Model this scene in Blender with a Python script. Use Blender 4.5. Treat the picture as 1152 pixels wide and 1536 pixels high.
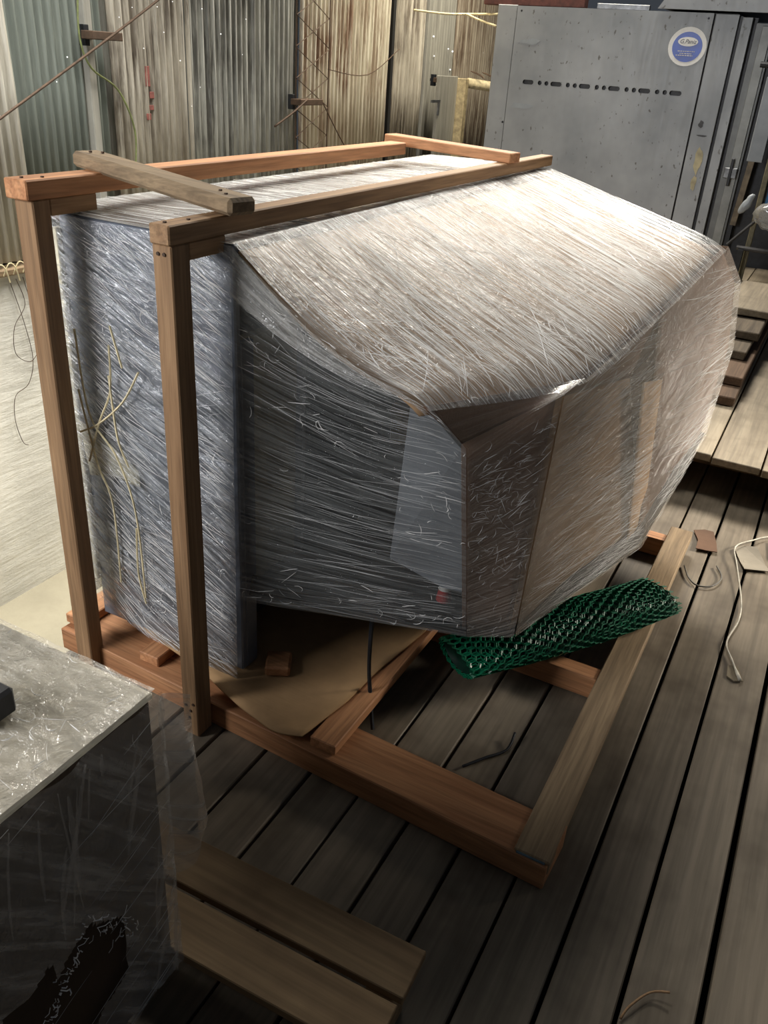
import bpy, bmesh, math, random
from mathutils import Vector, Matrix, noise
random.seed(7)
for o in list(bpy.data.objects): bpy.data.objects.remove(o)
S = bpy.context.scene
COL = S.collection

# ------------------------------------------------------------------ camera
CAMR = ((0.88040715, 0.47018362, 0.0617302), (0.27167157, -0.39338421, -0.87831852), (-0.3886873, 0.79004824, -0.47407379))
cd = bpy.data.cameras.new('camera'); cam = bpy.data.objects.new('camera', cd); COL.objects.link(cam)
r, d, f = (Vector(v) for v in CAMR)
cam.matrix_world = Matrix(((r.x, -d.x, -f.x, 0), (r.y, -d.y, -f.y, 0), (r.z, -d.z, -f.z, 1.65), (0, 0, 0, 1)))
cd.sensor_fit = 'VERTICAL'; cd.sensor_height = 36; cd.lens = 1256.488 * 36 / 1536; cd.clip_end = 100
S.camera = cam

# ------------------------------------------------------------------ world, lights, exposure
S.view_settings.view_transform = 'Standard'; S.view_settings.look = 'None'
S.view_settings.gamma = 1; S.view_settings.use_curve_mapping = False
S.view_settings.exposure = 0.0
w = bpy.data.worlds.new('world'); S.world = w; w.use_nodes = True
w.node_tree.nodes['Background'].inputs[0].default_value = (0.75, 0.85, 1.0, 1)
w.node_tree.nodes['Background'].inputs[1].default_value = 0.055

def area(name, loc, target, sx, sy, power, col, spread=180):
    l = bpy.data.lights.new(name, 'AREA'); l.shape = 'RECTANGLE'; l.size = sx; l.size_y = sy; l.energy = power; l.color = col; l.spread = math.radians(spread)
    o = bpy.data.objects.new(name, l); COL.objects.link(o); o.location = loc
    o.rotation_euler = (Vector(target) - Vector(loc)).to_track_quat('-Z', 'Y').to_euler()
    return o
area('skylight_left', (-3.2, 3.2, 4.2), (-3.5, 3.1, 0), 1.0, 3.6, 140, (1.0, 0.98, 0.92), 102)
area('skylight_back', (-2.1, 7.8, 4.7), (-0.5, 3.2, 0.6), 1.6, 1.2, 250, (1.0, 0.94, 0.84), 140)
area('fill_right', (3.0, 5.1, 2.0), (-0.15, 3.4, 0.35), 0.8, 0.8, 18, (1.0, 0.92, 0.80), 36)  # warm fill added for the nose front and right deck; no opening known there
area('fill_front_left', (-3.4, -1.9, 2.6), (-1.6, 3.0, 0.9), 2.0, 1.6, 150, (0.98, 0.98, 1.0), 150)  # fill added from behind left for film, posts and oven; source unseen
area('fill_wall_warm', (-3.2, 8.3, 4.2), (-4.3, 8.1, 1.4), 0.7, 2.2, 170, (1.0, 0.91, 0.74), 150)  # warm fill added to brighten the far wall sheets

# ------------------------------------------------------------------ helpers
def lin(c):
    return tuple(((v / 255) / 12.92 if v / 255 <= 0.04045 else ((v / 255 + 0.055) / 1.055) ** 2.4) for v in c) + (1,)

class NT:
    def __init__(s, name):
        s.m = bpy.data.materials.new(name); s.m.use_nodes = True
        s.t = s.m.node_tree; s.t.nodes.clear()
        s.out = s.n('ShaderNodeOutputMaterial')
    def n(s, typ, **k):
        nd = s.t.nodes.new(typ)
        for a, v in k.items(): setattr(nd, a, v)
        return nd
    def set(s, sock, v):
        if hasattr(v, 'is_linked') or isinstance(v, bpy.types.NodeSocket): s.t.links.new(v, sock)
        else: sock.default_value = v
    def coord(s, kind='Object', scale=(1, 1, 1), rot=(0, 0, 0), rnd=0):
        tc = s.n('ShaderNodeTexCoord'); mp = s.n('ShaderNodeMapping')
        s.t.links.new(tc.outputs[kind], mp.inputs[0])
        mp.inputs['Scale'].default_value = scale; mp.inputs['Rotation'].default_value = rot
        if rnd:
            oi = s.n('ShaderNodeObjectInfo'); mu = s.n('ShaderNodeMath', operation='MULTIPLY')
            s.t.links.new(oi.outputs['Random'], mu.inputs[0]); mu.inputs[1].default_value = rnd
            cb = s.n('ShaderNodeCombineXYZ')
            for i in range(3): s.t.links.new(mu.outputs[0], cb.inputs[i])
            s.t.links.new(cb.outputs[0], mp.inputs['Location'])
        return mp.outputs[0]
    def noise(s, vec, scale=1, detail=4, rough=0.6, dist=0):
        nd = s.n('ShaderNodeTexNoise'); s.set(nd.inputs['Vector'], vec)
        nd.inputs['Scale'].default_value = scale; nd.inputs['Detail'].default_value = detail
        nd.inputs['Roughness'].default_value = rough; nd.inputs['Distortion'].default_value = dist
        return nd.outputs['Fac']
    def ramp(s, fac, stops):
        nd = s.n('ShaderNodeValToRGB'); s.set(nd.inputs[0], fac)
        e = nd.color_ramp.elements
        while len(e) < len(stops): e.new(0.5)
        for i, (p, c) in enumerate(stops): e[i].position = p; e[i].color = c
        return nd.outputs[0]
    def rng(s, fac, a, b, c, d):
        nd = s.n('ShaderNodeMapRange'); s.set(nd.inputs[0], fac)
        for i, v in enumerate((a, b, c, d)): nd.inputs[i + 1].default_value = v
        return nd.outputs[0]
    def math(s, op, a, b):
        nd = s.n('ShaderNodeMath', operation=op); s.set(nd.inputs[0], a); s.set(nd.inputs[1], b); return nd.outputs[0]
    def mix(s, fac, a, b, blend='MIX'):
        nd = s.n('ShaderNodeMix', data_type='RGBA', blend_type=blend)
        s.set(nd.inputs[0], fac); s.set(nd.inputs[6], a); s.set(nd.inputs[7], b); return nd.outputs[2]
    def bump(s, h, strength, dist):
        nd = s.n('ShaderNodeBump'); s.set(nd.inputs['Height'], h)
        nd.inputs['Strength'].default_value = strength; nd.inputs['Distance'].default_value = dist
        return nd.outputs[0]
    def bsdf(s, col, rough=0.6, metal=0.0, normal=None, spec=0.5, **k):
        b = s.n('ShaderNodeBsdfPrincipled')
        s.set(b.inputs['Base Color'], col); s.set(b.inputs['Roughness'], rough); s.set(b.inputs['Metallic'], metal)
        b.inputs['Specular IOR Level'].default_value = spec
        if normal is not None: s.set(b.inputs['Normal'], normal)
        for a, v in k.items(): s.set(b.inputs[a], v)
        return b.outputs[0]
    def done(s, sh):
        s.t.links.new(sh, s.out.inputs[0]); return s.m

def wood(name, c1, c2, axis, rough=0.65, gs=1.0, dirt=None, spec=0.3):
    t = NT(name)
    sc = [26 * gs] * 3; sc[axis] = 1.6 * gs
    v = t.coord('Object', tuple(sc), rnd=30)
    n1 = t.noise(v, 1.0, 5, 0.65, 0.6)
    sc2 = [110 * gs] * 3; sc2[axis] = 4 * gs
    n2 = t.noise(t.coord('Object', tuple(sc2), rnd=30), 1.0, 3, 0.6)
    blot = t.noise(t.coord('Object', (5, 5, 5), rnd=20), 1.0, 3, 0.6)
    col = t.ramp(n1, [(0.3, lin(c1)), (0.7, lin(c2))])
    col = t.mix(t.rng(n2, 0.35, 0.6, 0.35, 0.0), col, lin(tuple(v * 0.5 for v in c1)))
    if dirt: col = t.mix(t.rng(blot, 0.45, 0.75, 0.0, 0.75), col, lin(dirt))
    oi = t.n('ShaderNodeObjectInfo')
    hsv = t.n('ShaderNodeHueSaturation'); t.set(hsv.inputs['Color'], col)
    t.set(hsv.inputs['Value'], t.rng(oi.outputs['Random'], 0, 1, 0.82, 1.16))
    nb = t.bump(t.math('ADD', n1, n2), 0.45, 0.002)
    return t.done(t.bsdf(hsv.outputs[0], rough, 0, nb, spec))

def plain(name, c, rough=0.5, metal=0.0, nscale=20, var=0.25, bump=0.1, spec=0.5):
    t = NT(name)
    n = t.noise(t.coord('Object', (1, 1, 1)), nscale, 5, 0.65)
    col = t.mix(t.rng(n, 0.3, 0.7, 0, 1), lin(tuple(v * (1 - var) for v in c)), lin(tuple(min(255, v * (1 + var * 0.5)) for v in c)))
    return t.done(t.bsdf(col, rough, metal, t.bump(n, bump, 0.004), spec))

def cardboard(name, c):
    t = NT(name)
    n = t.noise(t.coord('Object', (3, 3, 3)), 1, 5, 0.6)
    fl = t.noise(t.coord('Object', (8, 160, 8)), 1, 2, 0.5)
    col = t.mix(t.rng(n, 0.3, 0.7, 0, 1), lin(tuple(v * 0.82 for v in c)), lin(tuple(min(255, v * 1.1) for v in c)))
    return t.done(t.bsdf(col, 0.8, 0, t.bump(t.math('ADD', n, fl), 0.3, 0.002), 0.2))

def film(name, h0, h1, su=5, sv=110, crump=0.6, gloss=0.5, tint=(236, 236, 232), rough=0.16, bumpd=0.004, cross=0.5, lo=0.42, hi=0.68):
    """stretch film: clear sheet, milky where the wrap is creased, glossy over relief"""
    t = NT(name)
    n1 = t.noise(t.coord('UV', (su, sv, 1)), 1, 3, 0.6, 0.5)
    n2 = t.noise(t.coord('UV', (su * 2.6, sv * 2.4, 1), (0, 0, 0.06)), 1, 3, 0.6, 0.3)
    n3 = t.noise(t.coord('UV', (su * 2, sv * 0.8, 1), (0, 0, 0.5)), 1, 2, 0.6, 0.8)
    n4 = t.noise(t.coord('UV', (22, 22, 1)), 1, 4, 0.7, 1.0)
    big = t.noise(t.coord('UV', (3, 5, 1)), 1, 2, 0.5)
    h = t.math('ADD', t.math('MULTIPLY', n1, 0.8), t.math('MULTIPLY', n2, 0.5))
    h = t.math('ADD', h, t.math('MULTIPLY', n3, cross))
    h2 = t.math('ADD', h, t.math('MULTIPLY', n4, crump * 2.2))
    nb = t.bump(h2, 0.9, bumpd)
    st = t.math('ADD', t.math('MULTIPLY', n1, 0.55), t.math('ADD', t.math('MULTIPLY', n2, 0.3), t.math('MULTIPLY', big, 0.15)))
    hz = t.rng(st, lo, hi, h0, h1)
    tr = t.n('ShaderNodeBsdfTransparent')
    pb = t.bsdf(lin(tint), 0.5, 0, nb, 0.3)
    m1 = t.n('ShaderNodeMixShader'); t.set(m1.inputs[0], hz); t.set(m1.inputs[1], tr.outputs[0]); t.set(m1.inputs[2], pb)
    gl = t.n('ShaderNodeBsdfGlossy'); gl.inputs['Roughness'].default_value = rough
    gl.inputs['Color'].default_value = (1, 1, 1, 1); t.set(gl.inputs['Normal'], nb)
    lw = t.n('ShaderNodeLayerWeight'); lw.inputs['Blend'].default_value = 0.32; t.set(lw.inputs['Normal'], nb)
    fr = t.math('MULTIPLY', lw.outputs['Fresnel'], gloss)
    fr = t.math('ADD', fr, 0.03)
    m2 = t.n('ShaderNodeMixShader'); t.set(m2.inputs[0], fr); t.set(m2.inputs[1], m1.outputs[0]); t.set(m2.inputs[2], gl.outputs[0])
    return t.done(m2.outputs[0])

# --- object helpers
def origin(p):
    return Vector(ORI.get(p.name, (0, 0, 0)))
ORI = {}
def tag(o, label=None, cat=None, group=None, kind=None):
    if label: o['label'] = label
    if cat: o['category'] = cat
    if group: o['group'] = group
    if kind: o['kind'] = kind
    return o
def thing(name, label, cat, loc, group=None, kind=None):
    o = bpy.data.objects.new(name, None); COL.objects.link(o); o.location = loc; o.empty_display_size = 0.1
    ORI[o.name] = Vector(loc); tag(o, label, cat, group, kind); return o
def part(name, bm, mat, parent=None, smooth=False, loc=None):
    """bm holds world coordinates; parent = thing or part; loc = own origin when top-level"""
    o0 = ORI[parent.name] if parent else Vector(loc or (0, 0, 0))
    bmesh.ops.translate(bm, vec=-o0, verts=bm.verts)
    me = bpy.data.meshes.new(name); bm.to_mesh(me); bm.free()
    o = bpy.data.objects.new(name, me); COL.objects.link(o)
    if mat: me.materials.append(mat)
    if smooth:
        for p in me.polygons: p.use_smooth = True
    if parent: o.parent = parent; ORI[o.name] = ORI[parent.name]
    else: o.location = o0; ORI[o.name] = o0
    return o
def box(bm, x0, x1, y0, y1, z0, z1, bev=0.0, rot=0, jit=0):
    c = Vector(((x0 + x1) / 2, (y0 + y1) / 2, (z0 + z1) / 2))
    M = Matrix.Translation(c) @ Matrix.Rotation(rot, 4, 'Z') @ Matrix.Diagonal((x1 - x0, y1 - y0, z1 - z0, 1))
    g = bmesh.ops.create_cube(bm, size=1, matrix=M)
    if jit:
        for v in g['verts']: v.co += Vector((random.uniform(-jit, jit), random.uniform(-jit, jit), random.uniform(-jit, jit)))
    if bev:
        es = list({e for v in g['verts'] for e in v.link_edges})
        bmesh.ops.bevel(bm, geom=es, offset=bev, segments=1, affect='EDGES')
    return bm
def B(*a, **k): return box(bmesh.new(), *a, **k)
def beam(bm, p0, p1, wid, hgt, up=(0, 0, 1), bev=0.002):
    """rectangular bar along p0-p1 (centre line)"""
    p0 = Vector(p0); p1 = Vector(p1); a = (p1 - p0); L = a.length; a.normalize()
    u = Vector(up); s = a.cross(u).normalized(); u = s.cross(a)
    M = Matrix((a, s, u)).transposed().to_4x4(); M.translation = (p0 + p1) / 2
    g = bmesh.ops.create_cube(bm, size=1, matrix=M @ Matrix.Diagonal((L, wid, hgt, 1)))
    if bev:
        bmesh.ops.bevel(bm, geom=list({e for v in g['verts'] for e in v.link_edges}), offset=bev, segments=1, affect='EDGES')
    return bm
def tube(bm, pts, rad, n=6, cap=True):
    pts = [Vector(p) for p in pts]; rings = []
    for i, p in enumerate(pts):
        a = (pts[min(i + 1, len(pts) - 1)] - pts[max(i - 1, 0)])
        if a.length < 1e-9: a = Vector((0, 0, 1))
        a.normalize()
        s = a.cross(Vector((0.13, 0.2, 0.97))); s = s.normalized() if s.length > 1e-4 else Vector((1, 0, 0))
        u = s.cross(a)
        rr = rad[i] if isinstance(rad, (list, tuple)) else rad
        rings.append([bm.verts.new(p + (s * math.cos(t) + u * math.sin(t)) * rr) for t in (2 * math.pi * k / n for k in range(n))])
    for i in range(len(rings) - 1):
        for k in range(n):
            bm.faces.new((rings[i][k], rings[i][(k + 1) % n], rings[i + 1][(k + 1) % n], rings[i + 1][k]))
    if cap and n > 2:
        bm.faces.new(rings[0][::-1]); bm.faces.new(rings[-1])
    return bm
def smooth_path(pts, k=6):
    P = [Vector(p) for p in pts]; out = []
    for i in range(len(P) - 1):
        a = P[max(i - 1, 0)]; b = P[i]; c = P[i + 1]; e = P[min(i + 2, len(P) - 1)]
        for j in range(k):
            t = j / k
            out.append(0.5 * ((2 * b) + (c - a) * t + (2 * a - 5 * b + 4 * c - e) * t * t + (3 * b - a - 3 * c + e) * t ** 3))
    out.append(P[-1]); return out
def pl(poly, t):
    """point on a polyline, t in 0..1 by length"""
    P = [Vector(p) for p in poly]; L = [(P[i + 1] - P[i]).length for i in range(len(P) - 1)]; s = t * sum(L)
    for i, l in enumerate(L):
        if s <= l or i == len(L) - 1: return P[i].lerp(P[i + 1], min(1, s / l) if l else 0)
        s -= l
def plen(poly): return sum((Vector(poly[i + 1]) - Vector(poly[i])).length for i in range(len(poly) - 1))
def coons(bm, c0, c1, d0, d1, nu, nv, disp=None, uvrot=0.0, uvoff=(0, 0)):
    """patch between polylines c0,c1 (u direction, at v=0 and 1) and d0,d1 (v direction, at u=0 and 1)"""
    uvl = bm.loops.layers.uv.verify()
    Lu = (plen(c0) + plen(c1)) / 2; Lv = (plen(d0) + plen(d1)) / 2
    a, b, c, d = Vector(c0[0]), Vector(c0[-1]), Vector(c1[0]), Vector(c1[-1])
    G = []
    C0 = [pl(c0, i / nu) for i in range(nu + 1)]; C1 = [pl(c1, i / nu) for i in range(nu + 1)]
    D0 = [pl(d0, j / nv) for j in range(nv + 1)]; D1 = [pl(d1, j / nv) for j in range(nv + 1)]
    for j in range(nv + 1):
        v = j / nv; row = []
        for i in range(nu + 1):
            u = i / nu
            p = C0[i] * (1 - v) + C1[i] * v + D0[j] * (1 - u) + D1[j] * u - (a * (1 - u) * (1 - v) + b * u * (1 - v) + c * (1 - u) * v + d * u * v)
            if disp: p = p + disp(p, u * Lu, v * Lv, u, v)
            row.append((bm.verts.new(p), (u * Lu, v * Lv)))
        G.append(row)
    cr, sr = math.cos(uvrot), math.sin(uvrot)
    for j in range(nv):
        for i in range(nu):
            q = [G[j][i], G[j][i + 1], G[j + 1][i + 1], G[j + 1][i]]
            fc = bm.faces.new([x[0] for x in q]); fc.smooth = True
            for l, x in zip(fc.loops, q):
                l[uvl].uv = (x[1][0] * cr - x[1][1] * sr + uvoff[0], x[1][0] * sr + x[1][1] * cr + uvoff[1])
    return bm
def coons_at(c0, c1, d0, d1):
    a, b, c, d = Vector(c0[0]), Vector(c0[-1]), Vector(c1[0]), Vector(c1[-1])
    def f(u, v):
        return pl(c0, u) * (1 - v) + pl(c1, u) * v + pl(d0, v) * (1 - u) + pl(d1, v) * u - (a * (1 - u) * (1 - v) + b * u * (1 - v) + c * (1 - u) * v + d * u * v)
    return f, (plen(c0) + plen(c1)) / 2, (plen(d0) + plen(d1)) / 2
def solid(bm, th):
    bmesh.ops.recalc_face_normals(bm, faces=bm.faces)
    bmesh.ops.solidify(bm, geom=list(bm.faces), thickness=th); return bm
def poly(bm, pts):
    return bm.faces.new([bm.verts.new(p) for p in pts])

# ------------------------------------------------------------------ materials
M_orange = [wood('orange_lumber_%d' % i, (160, 108, 72), (206, 152, 108), i) for i in range(3)]
M_brown = [wood('brown_lumber_%d' % i, (144, 110, 78), (184, 148, 110), i) for i in range(3)]
M_grey = [wood('weathered_lumber_%d' % i, (128, 108, 84), (172, 148, 116), i, 0.75) for i in range(3)]
M_plank = wood('floor_boards', (124, 113, 96), (148, 135, 117), 1, 0.62, 0.5, (86, 75, 61), 0.3)
M_platform = wood('platform_boards', (134, 122, 104), (160, 148, 128), 1, 0.6, 0.5, (104, 94, 78), 0.3)
M_pallet = wood('pallet_boards', (142, 116, 86), (166, 140, 106), 0, 0.8, 0.5, (112, 90, 66))
M_dark = plain('dark_void', (16, 15, 14), 0.9, 0, 10)
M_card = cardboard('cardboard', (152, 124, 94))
M_card2 = cardboard('cardboard_dark', (106, 82, 66))  # darker copy of cardboard; shade of hood flap and nose panels is in its colour
M_card3 = cardboard('cardboard_pale', (186, 150, 108))
M_panel = plain('blue_grey_paint', (122, 129, 140), 0.35, 0.4, 6, 0.12)
M_beige = plain('beige_panel', (182, 172, 138), 0.5, 0, 8, 0.2)
M_black = plain('black_metal', (34, 36, 40), 0.45, 0.3, 30, 0.4)
M_darkgrey = plain('dark_grey_metal', (62, 62, 64), 0.5, 0.3, 12, 0.3)
M_greysheet = plain('grey_sheet', (140, 146, 152), 0.45, 0.1, 5, 0.1)
M_red = plain('red_plastic', (190, 40, 36), 0.4)
M_white = plain('white_plastic', (214, 212, 204), 0.5)
M_cream = plain('cream_twine', (222, 208, 168), 0.8)
M_wire = plain('rusty_wire', (86, 68, 54), 0.7, 0.4)
M_steel = plain('steel_dull', (120, 122, 124), 0.4, 0.7)
M_blue = plain('blue_print', (24, 72, 176), 0.35, 0, 10, 0.08)
M_bluebox = plain('blue_panel', (40, 100, 140), 0.5)
M_ink = plain('logo_ink', (70, 74, 92), 0.5)
M_redpaint = plain('red_paint', (132, 76, 68), 0.8)
M_foam = plain('cream_foam', (220, 214, 190), 0.8)

def stainless():
    t = NT('stainless_steel')
    b = t.noise(t.coord('Object', (40, 40, 3)), 1, 2, 0.5)
    blot = t.noise(t.coord('Object', (1.4, 1.4, 1.4)), 1, 4, 0.6)
    sp = t.noise(t.coord('Object', (26, 26, 16)), 1, 2, 0.5)
    msk = t.noise(t.coord('Object', (1.1, 1.1, 1.1)), 1, 2, 0.5)
    col = t.mix(t.rng(blot, 0.3, 0.7, 0, 1), lin((122, 126, 130)), lin((158, 161, 164)))
    spot = t.math('MULTIPLY', t.rng(sp, 0.65, 0.70, 0, 0.7), t.rng(msk, 0.40, 0.52, 0, 1))
    col = t.mix(spot, col, lin((70, 62, 54)))
    return t.done(t.bsdf(col, t.rng(b, 0.3, 0.7, 0.48, 0.56), 0.35, t.bump(b, 0.03, 0.002), 0.5))
M_stain = stainless()

def concrete(name, c, groove=False):
    t = NT(name)
    n = t.noise(t.coord('Object', (1, 1, 1)), 1.3, 6, 0.65)
    n2 = t.noise(t.coord('Object', (6, 2, 14)), 1, 5, 0.7)
    col = t.mix(t.rng(n, 0.3, 0.7, 0, 1), lin(tuple(v * 0.86 for v in c)), lin(c))
    col = t.mix(t.rng(n2, 0.6, 0.85, 0, 0.4), col, lin((170, 158, 132)))
    return t.done(t.bsdf(col, 0.85, 0, t.bump(t.math('ADD', n, n2), 0.5, 0.02), 0.2))
M_conc = concrete('whitewashed_wall', (240, 237, 226))
M_lowfloor = concrete('pale_lower_floor', (176, 168, 146))

def zinc(name, base, pale, stain, amt):
    t = NT(name)
    v = t.coord('Object', (1, 9, 0.5), rnd=15)
    n1 = t.noise(v, 2.2, 6, 0.7)
    n2 = t.noise(t.coord('Object', (1, 30, 1.2), rnd=15), 1, 5, 0.75)
    n3 = t.noise(t.coord('Object', (1.2, 1.2, 1.2), rnd=15), 1, 4, 0.6)
    col = t.mix(t.rng(n1, 0.35, 0.62, 0, 1), lin(base), lin(pale))
    m = t.math('MULTIPLY', t.rng(n2, 0.44, 0.56, 0, amt), t.rng(n3, 0.38, 0.58, 0.2, 1))
    col = t.mix(m, col, lin(stain))
    return t.done(t.bsdf(col, 0.6, 0.15, t.bump(n2, 0.2, 0.004), 0.35))
Z_pale = zinc('zinc_pale', (176, 172, 160), (206, 202, 190), (120, 108, 92), 0.5)
Z_green = zinc('zinc_green_grey', (112, 120, 114), (136, 142, 134), (92, 96, 90), 0.4)
Z_dirty = zinc('zinc_dirty_white', (150, 142, 128), (212, 206, 192), (74, 62, 52), 0.85)
Z_grey = zinc('zinc_grey', (134, 136, 132), (200, 200, 192), (66, 62, 58), 0.75)
Z_rust = zinc('zinc_cream_rust', (196, 188, 168), (228, 222, 204), (116, 78, 54), 0.85)
Z_cream = zinc('zinc_cream', (206, 200, 180), (234, 228, 210), (122, 92, 66), 0.7)
Z_brown = zinc('zinc_brown', (136, 122, 104), (184, 174, 156), (84, 64, 50), 0.85)
Z_plain = zinc('zinc_plain_grey', (140, 138, 130), (168, 166, 156), (100, 96, 88), 0.4)

def emit(name, c, s):
    t = NT(name); e = t.n('ShaderNodeEmission'); e.inputs[0].default_value = c; e.inputs[1].default_value = s
    return t.done(e.outputs[0])
M_hole = emit('daylight_through_hole', (1, 0.98, 0.94, 1), 1.6)

F_hood = film('film_hood', 0.06, 0.55, 3.0, 150, 0.5, 0.18, rough=0.22, lo=0.44, hi=0.62)
F_wrapedge = film('film_wrap_edge', 0.10, 0.6, 5, 90, 0.5, 0.7, rough=0.15, tint=(214, 212, 206))
F_back = film('film_back', 0.03, 0.55, 4.0, 110, 0.9, 1.0, rough=0.08, tint=(232, 236, 240), lo=0.46, hi=0.66)
F_side = film('film_side', 0.03, 0.28, 3.0, 170, 0.3, 0.6, rough=0.12, tint=(206, 210, 208))
F_nose = film('film_nose', 0.05, 0.32, 2.5, 140, 0.35, 0.5, rough=0.2, tint=(226, 218, 206))
F_top = film('film_top', 0.25, 0.8, 4.0, 90, 0.4, 0.6, rough=0.2)
F_boxtop = film('film_box_top', 0.15, 0.6, 9, 26, 1.0, 0.7, rough=0.14, bumpd=0.006, tint=(242, 234, 216))
F_boxside = film('film_box_side', 0.18, 0.7, 2.2, 30, 0.5, 0.6, rough=0.16, bumpd=0.006, lo=0.48, hi=0.74)
def crease_mat(name, c, clear):
    t = NT(name); tr = t.n('ShaderNodeBsdfTransparent'); b = t.bsdf(lin(c), 0.25, 0, None, 0.4)
    m = t.n('ShaderNodeMixShader'); m.inputs[0].default_value = 1 - clear; t.set(m.inputs[1], tr.outputs[0]); t.set(m.inputs[2], b)
    return t.done(m.outputs[0])
K_white = crease_mat('film_crease', (250, 248, 244), 0.15)  # glints of the clear film put in as nearly opaque white
K_soft = crease_mat('film_crease_glint_soft', (240, 240, 238), 0.6)

# ================================================================== THE SETTING
# ---- timber deck: planks run along y
floor = thing('floor', 'weathered grey timber deck of long planks with dark gaps', None, (0, 3, 0), kind='structure')
edges = [-1.745] + [-1.128 + 0.1451 * k for k in range(-4, 30)]
pm = {}
for i in range(len(edges) - 1):
    g = 0.004 if i % 3 else 0.006
    x0 = edges[i] + g; x1 = edges[i + 1] - g
    if abs(edges[i] - 0.178) < 0.03: x0 += 0.009
    part('plank', B(x0, x1, -1.2, 9.6, -0.04 + random.uniform(-0.003, 0), random.uniform(-0.004, 0), bev=0.003), M_plank, floor)
part('gap_shade', B(-1.70, 3.0, -1.2, 9.6, -0.34, -0.12), M_dark, floor)  # black slab added to paint the shade seen between planks
lower = part('floor_lower', B(-4.3, -1.2, -2, 14, -1.85, -1.75), M_lowfloor, None, loc=(-3, 5, -1.75)); tag(lower, 'pale concrete ground below the deck edge', None, kind='structure')

# ---- wall on the left: whitewashed masonry below, corrugated zinc sheets above
wall = part('wall_left', B(-4.6, -4.3, -2, 14, -1.85, 0.39, bev=0.01), M_conc, None, loc=(-4.45, 5, -1.75))
tag(wall, 'whitewashed masonry wall carrying corrugated zinc sheets', None, kind='structure')
part('sill_timber', B(-4.5, -4.25, -2, 14, 0.39, 0.43, bev=0.006), M_grey[1], wall)
part('dark_gap', B(-4.5, -4.36, -2, 14, 0.43, 0.52), M_dark, wall)
def sheet(y0, y1, mat, x=-4.3, z0=0.46, z1=4.2, lean=0.0, pitch=0.064, amp=0.0145):
    bm = bmesh.new(); n = max(4, int((y1 - y0) / pitch * 10)); rows = 4; G = []
    ph = random.random() * 6
    for j in range(rows + 1):
        z = z0 + (z1 - z0) * j / rows; row = []
        for i in range(n + 1):
            y = y0 + (y1 - y0) * i / n
            row.append(bm.verts.new((x + amp * math.sin(2 * math.pi * y / pitch + ph) + 0.006 * math.sin(z * 3 + y), y + lean * (z - 1.4), z)))
        G.append(row)
    for j in range(rows):
        for i in range(n):
            bm.faces.new((G[j][i], G[j][i + 1], G[j + 1][i + 1], G[j + 1][i])).smooth = True
    solid(bm, 0.002)
    return part('corrugated_sheet', bm, mat, wall, True)
sheet(-2.0, 2.8, Z_plain)
sheet(2.75, 3.66, Z_pale, x=-4.27, lean=-0.02)
sheet(3.6, 4.36, Z_green, x=-4.3)
sheet(4.30, 4.46, Z_plain, x=-4.33)
sheet(4.40, 5.17, Z_dirty, x=-4.28)
sheet(5.12, 5.94, Z_grey, x=-4.3)
sheet(5.9, 6.42, Z_grey, x=-4.28)
sheet(6.36, 6.62, Z_grey, x=-4.34)
sheet(6.56, 7.40, Z_rust, x=-4.28)
sheet(7.36, 8.14, Z_cream, x=-4.3)
sheet(8.18, 8.84, Z_dirty, x=-4.28)
sheet(8.9, 9.8, Z_plain, x=-4.36)
sheet(9.76, 12.6, Z_brown, x=-4.33)
part('batten', B(-4.30, -4.24, 4.19, 4.25, 0.46, 4.2, bev=0.004), Z_plain, wall)
part('batten', B(-4.30, -4.24, 8.86, 8.94, 0.46, 4.2, bev=0.004), Z_plain, wall)
part('batten', B(-4.33, -4.26, 8.12, 8.17, 0.46, 4.2), M_dark, wall)
bm = bmesh.new()
for (yy, zz) in [(8.95, 1.95), (9.05, 1.93), (9.2, 1.9), (9.0, 1.78), (9.25, 1.72), (9.6, 1.8), (9.72, 1.78), (9.9, 1.8), (9.98, 1.79), (9.7, 1.6), (10.6, 1.8), (10.5, 1.7),
                 (4.05, 1.55), (4.5, 1.78), (4.9, 1.72), (4.85, 1.86), (5.05, 1.56), (5.5, 1.74), (5.75, 1.62), (4.62, 1.84), (4.75, 1.9), (5.0, 1.9), (3.95, 1.42), (5.3, 1.88), (5.25, 1.4), (5.15, 1.28), (4.7, 1.62), (5.8, 1.85)]:
    r_ = random.uniform(0.005, 0.009) * (1.2 if yy > 8 else 0.55)
    bmesh.ops.create_icosphere(bm, subdivisions=1, radius=r_, matrix=Matrix.Translation((-4.262 if yy < 8.5 else -4.335, yy, zz)))
tag(part('nail_hole', bm, M_hole, wall), 'bright specks of daylight through nail holes', kind='stuff')
# red painted smears on the sheet
for (yy, z0, z1) in [(4.72, 1.40, 1.52), (4.75, 1.33, 1.37), (4.71, 1.20, 1.24), (4.74, 1.26, 1.29)]:
    part('paint_mark', B(-4.268, -4.262, yy - 0.02, yy + 0.022, z0, z1, bev=0.002), M_redpaint, wall)

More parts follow.
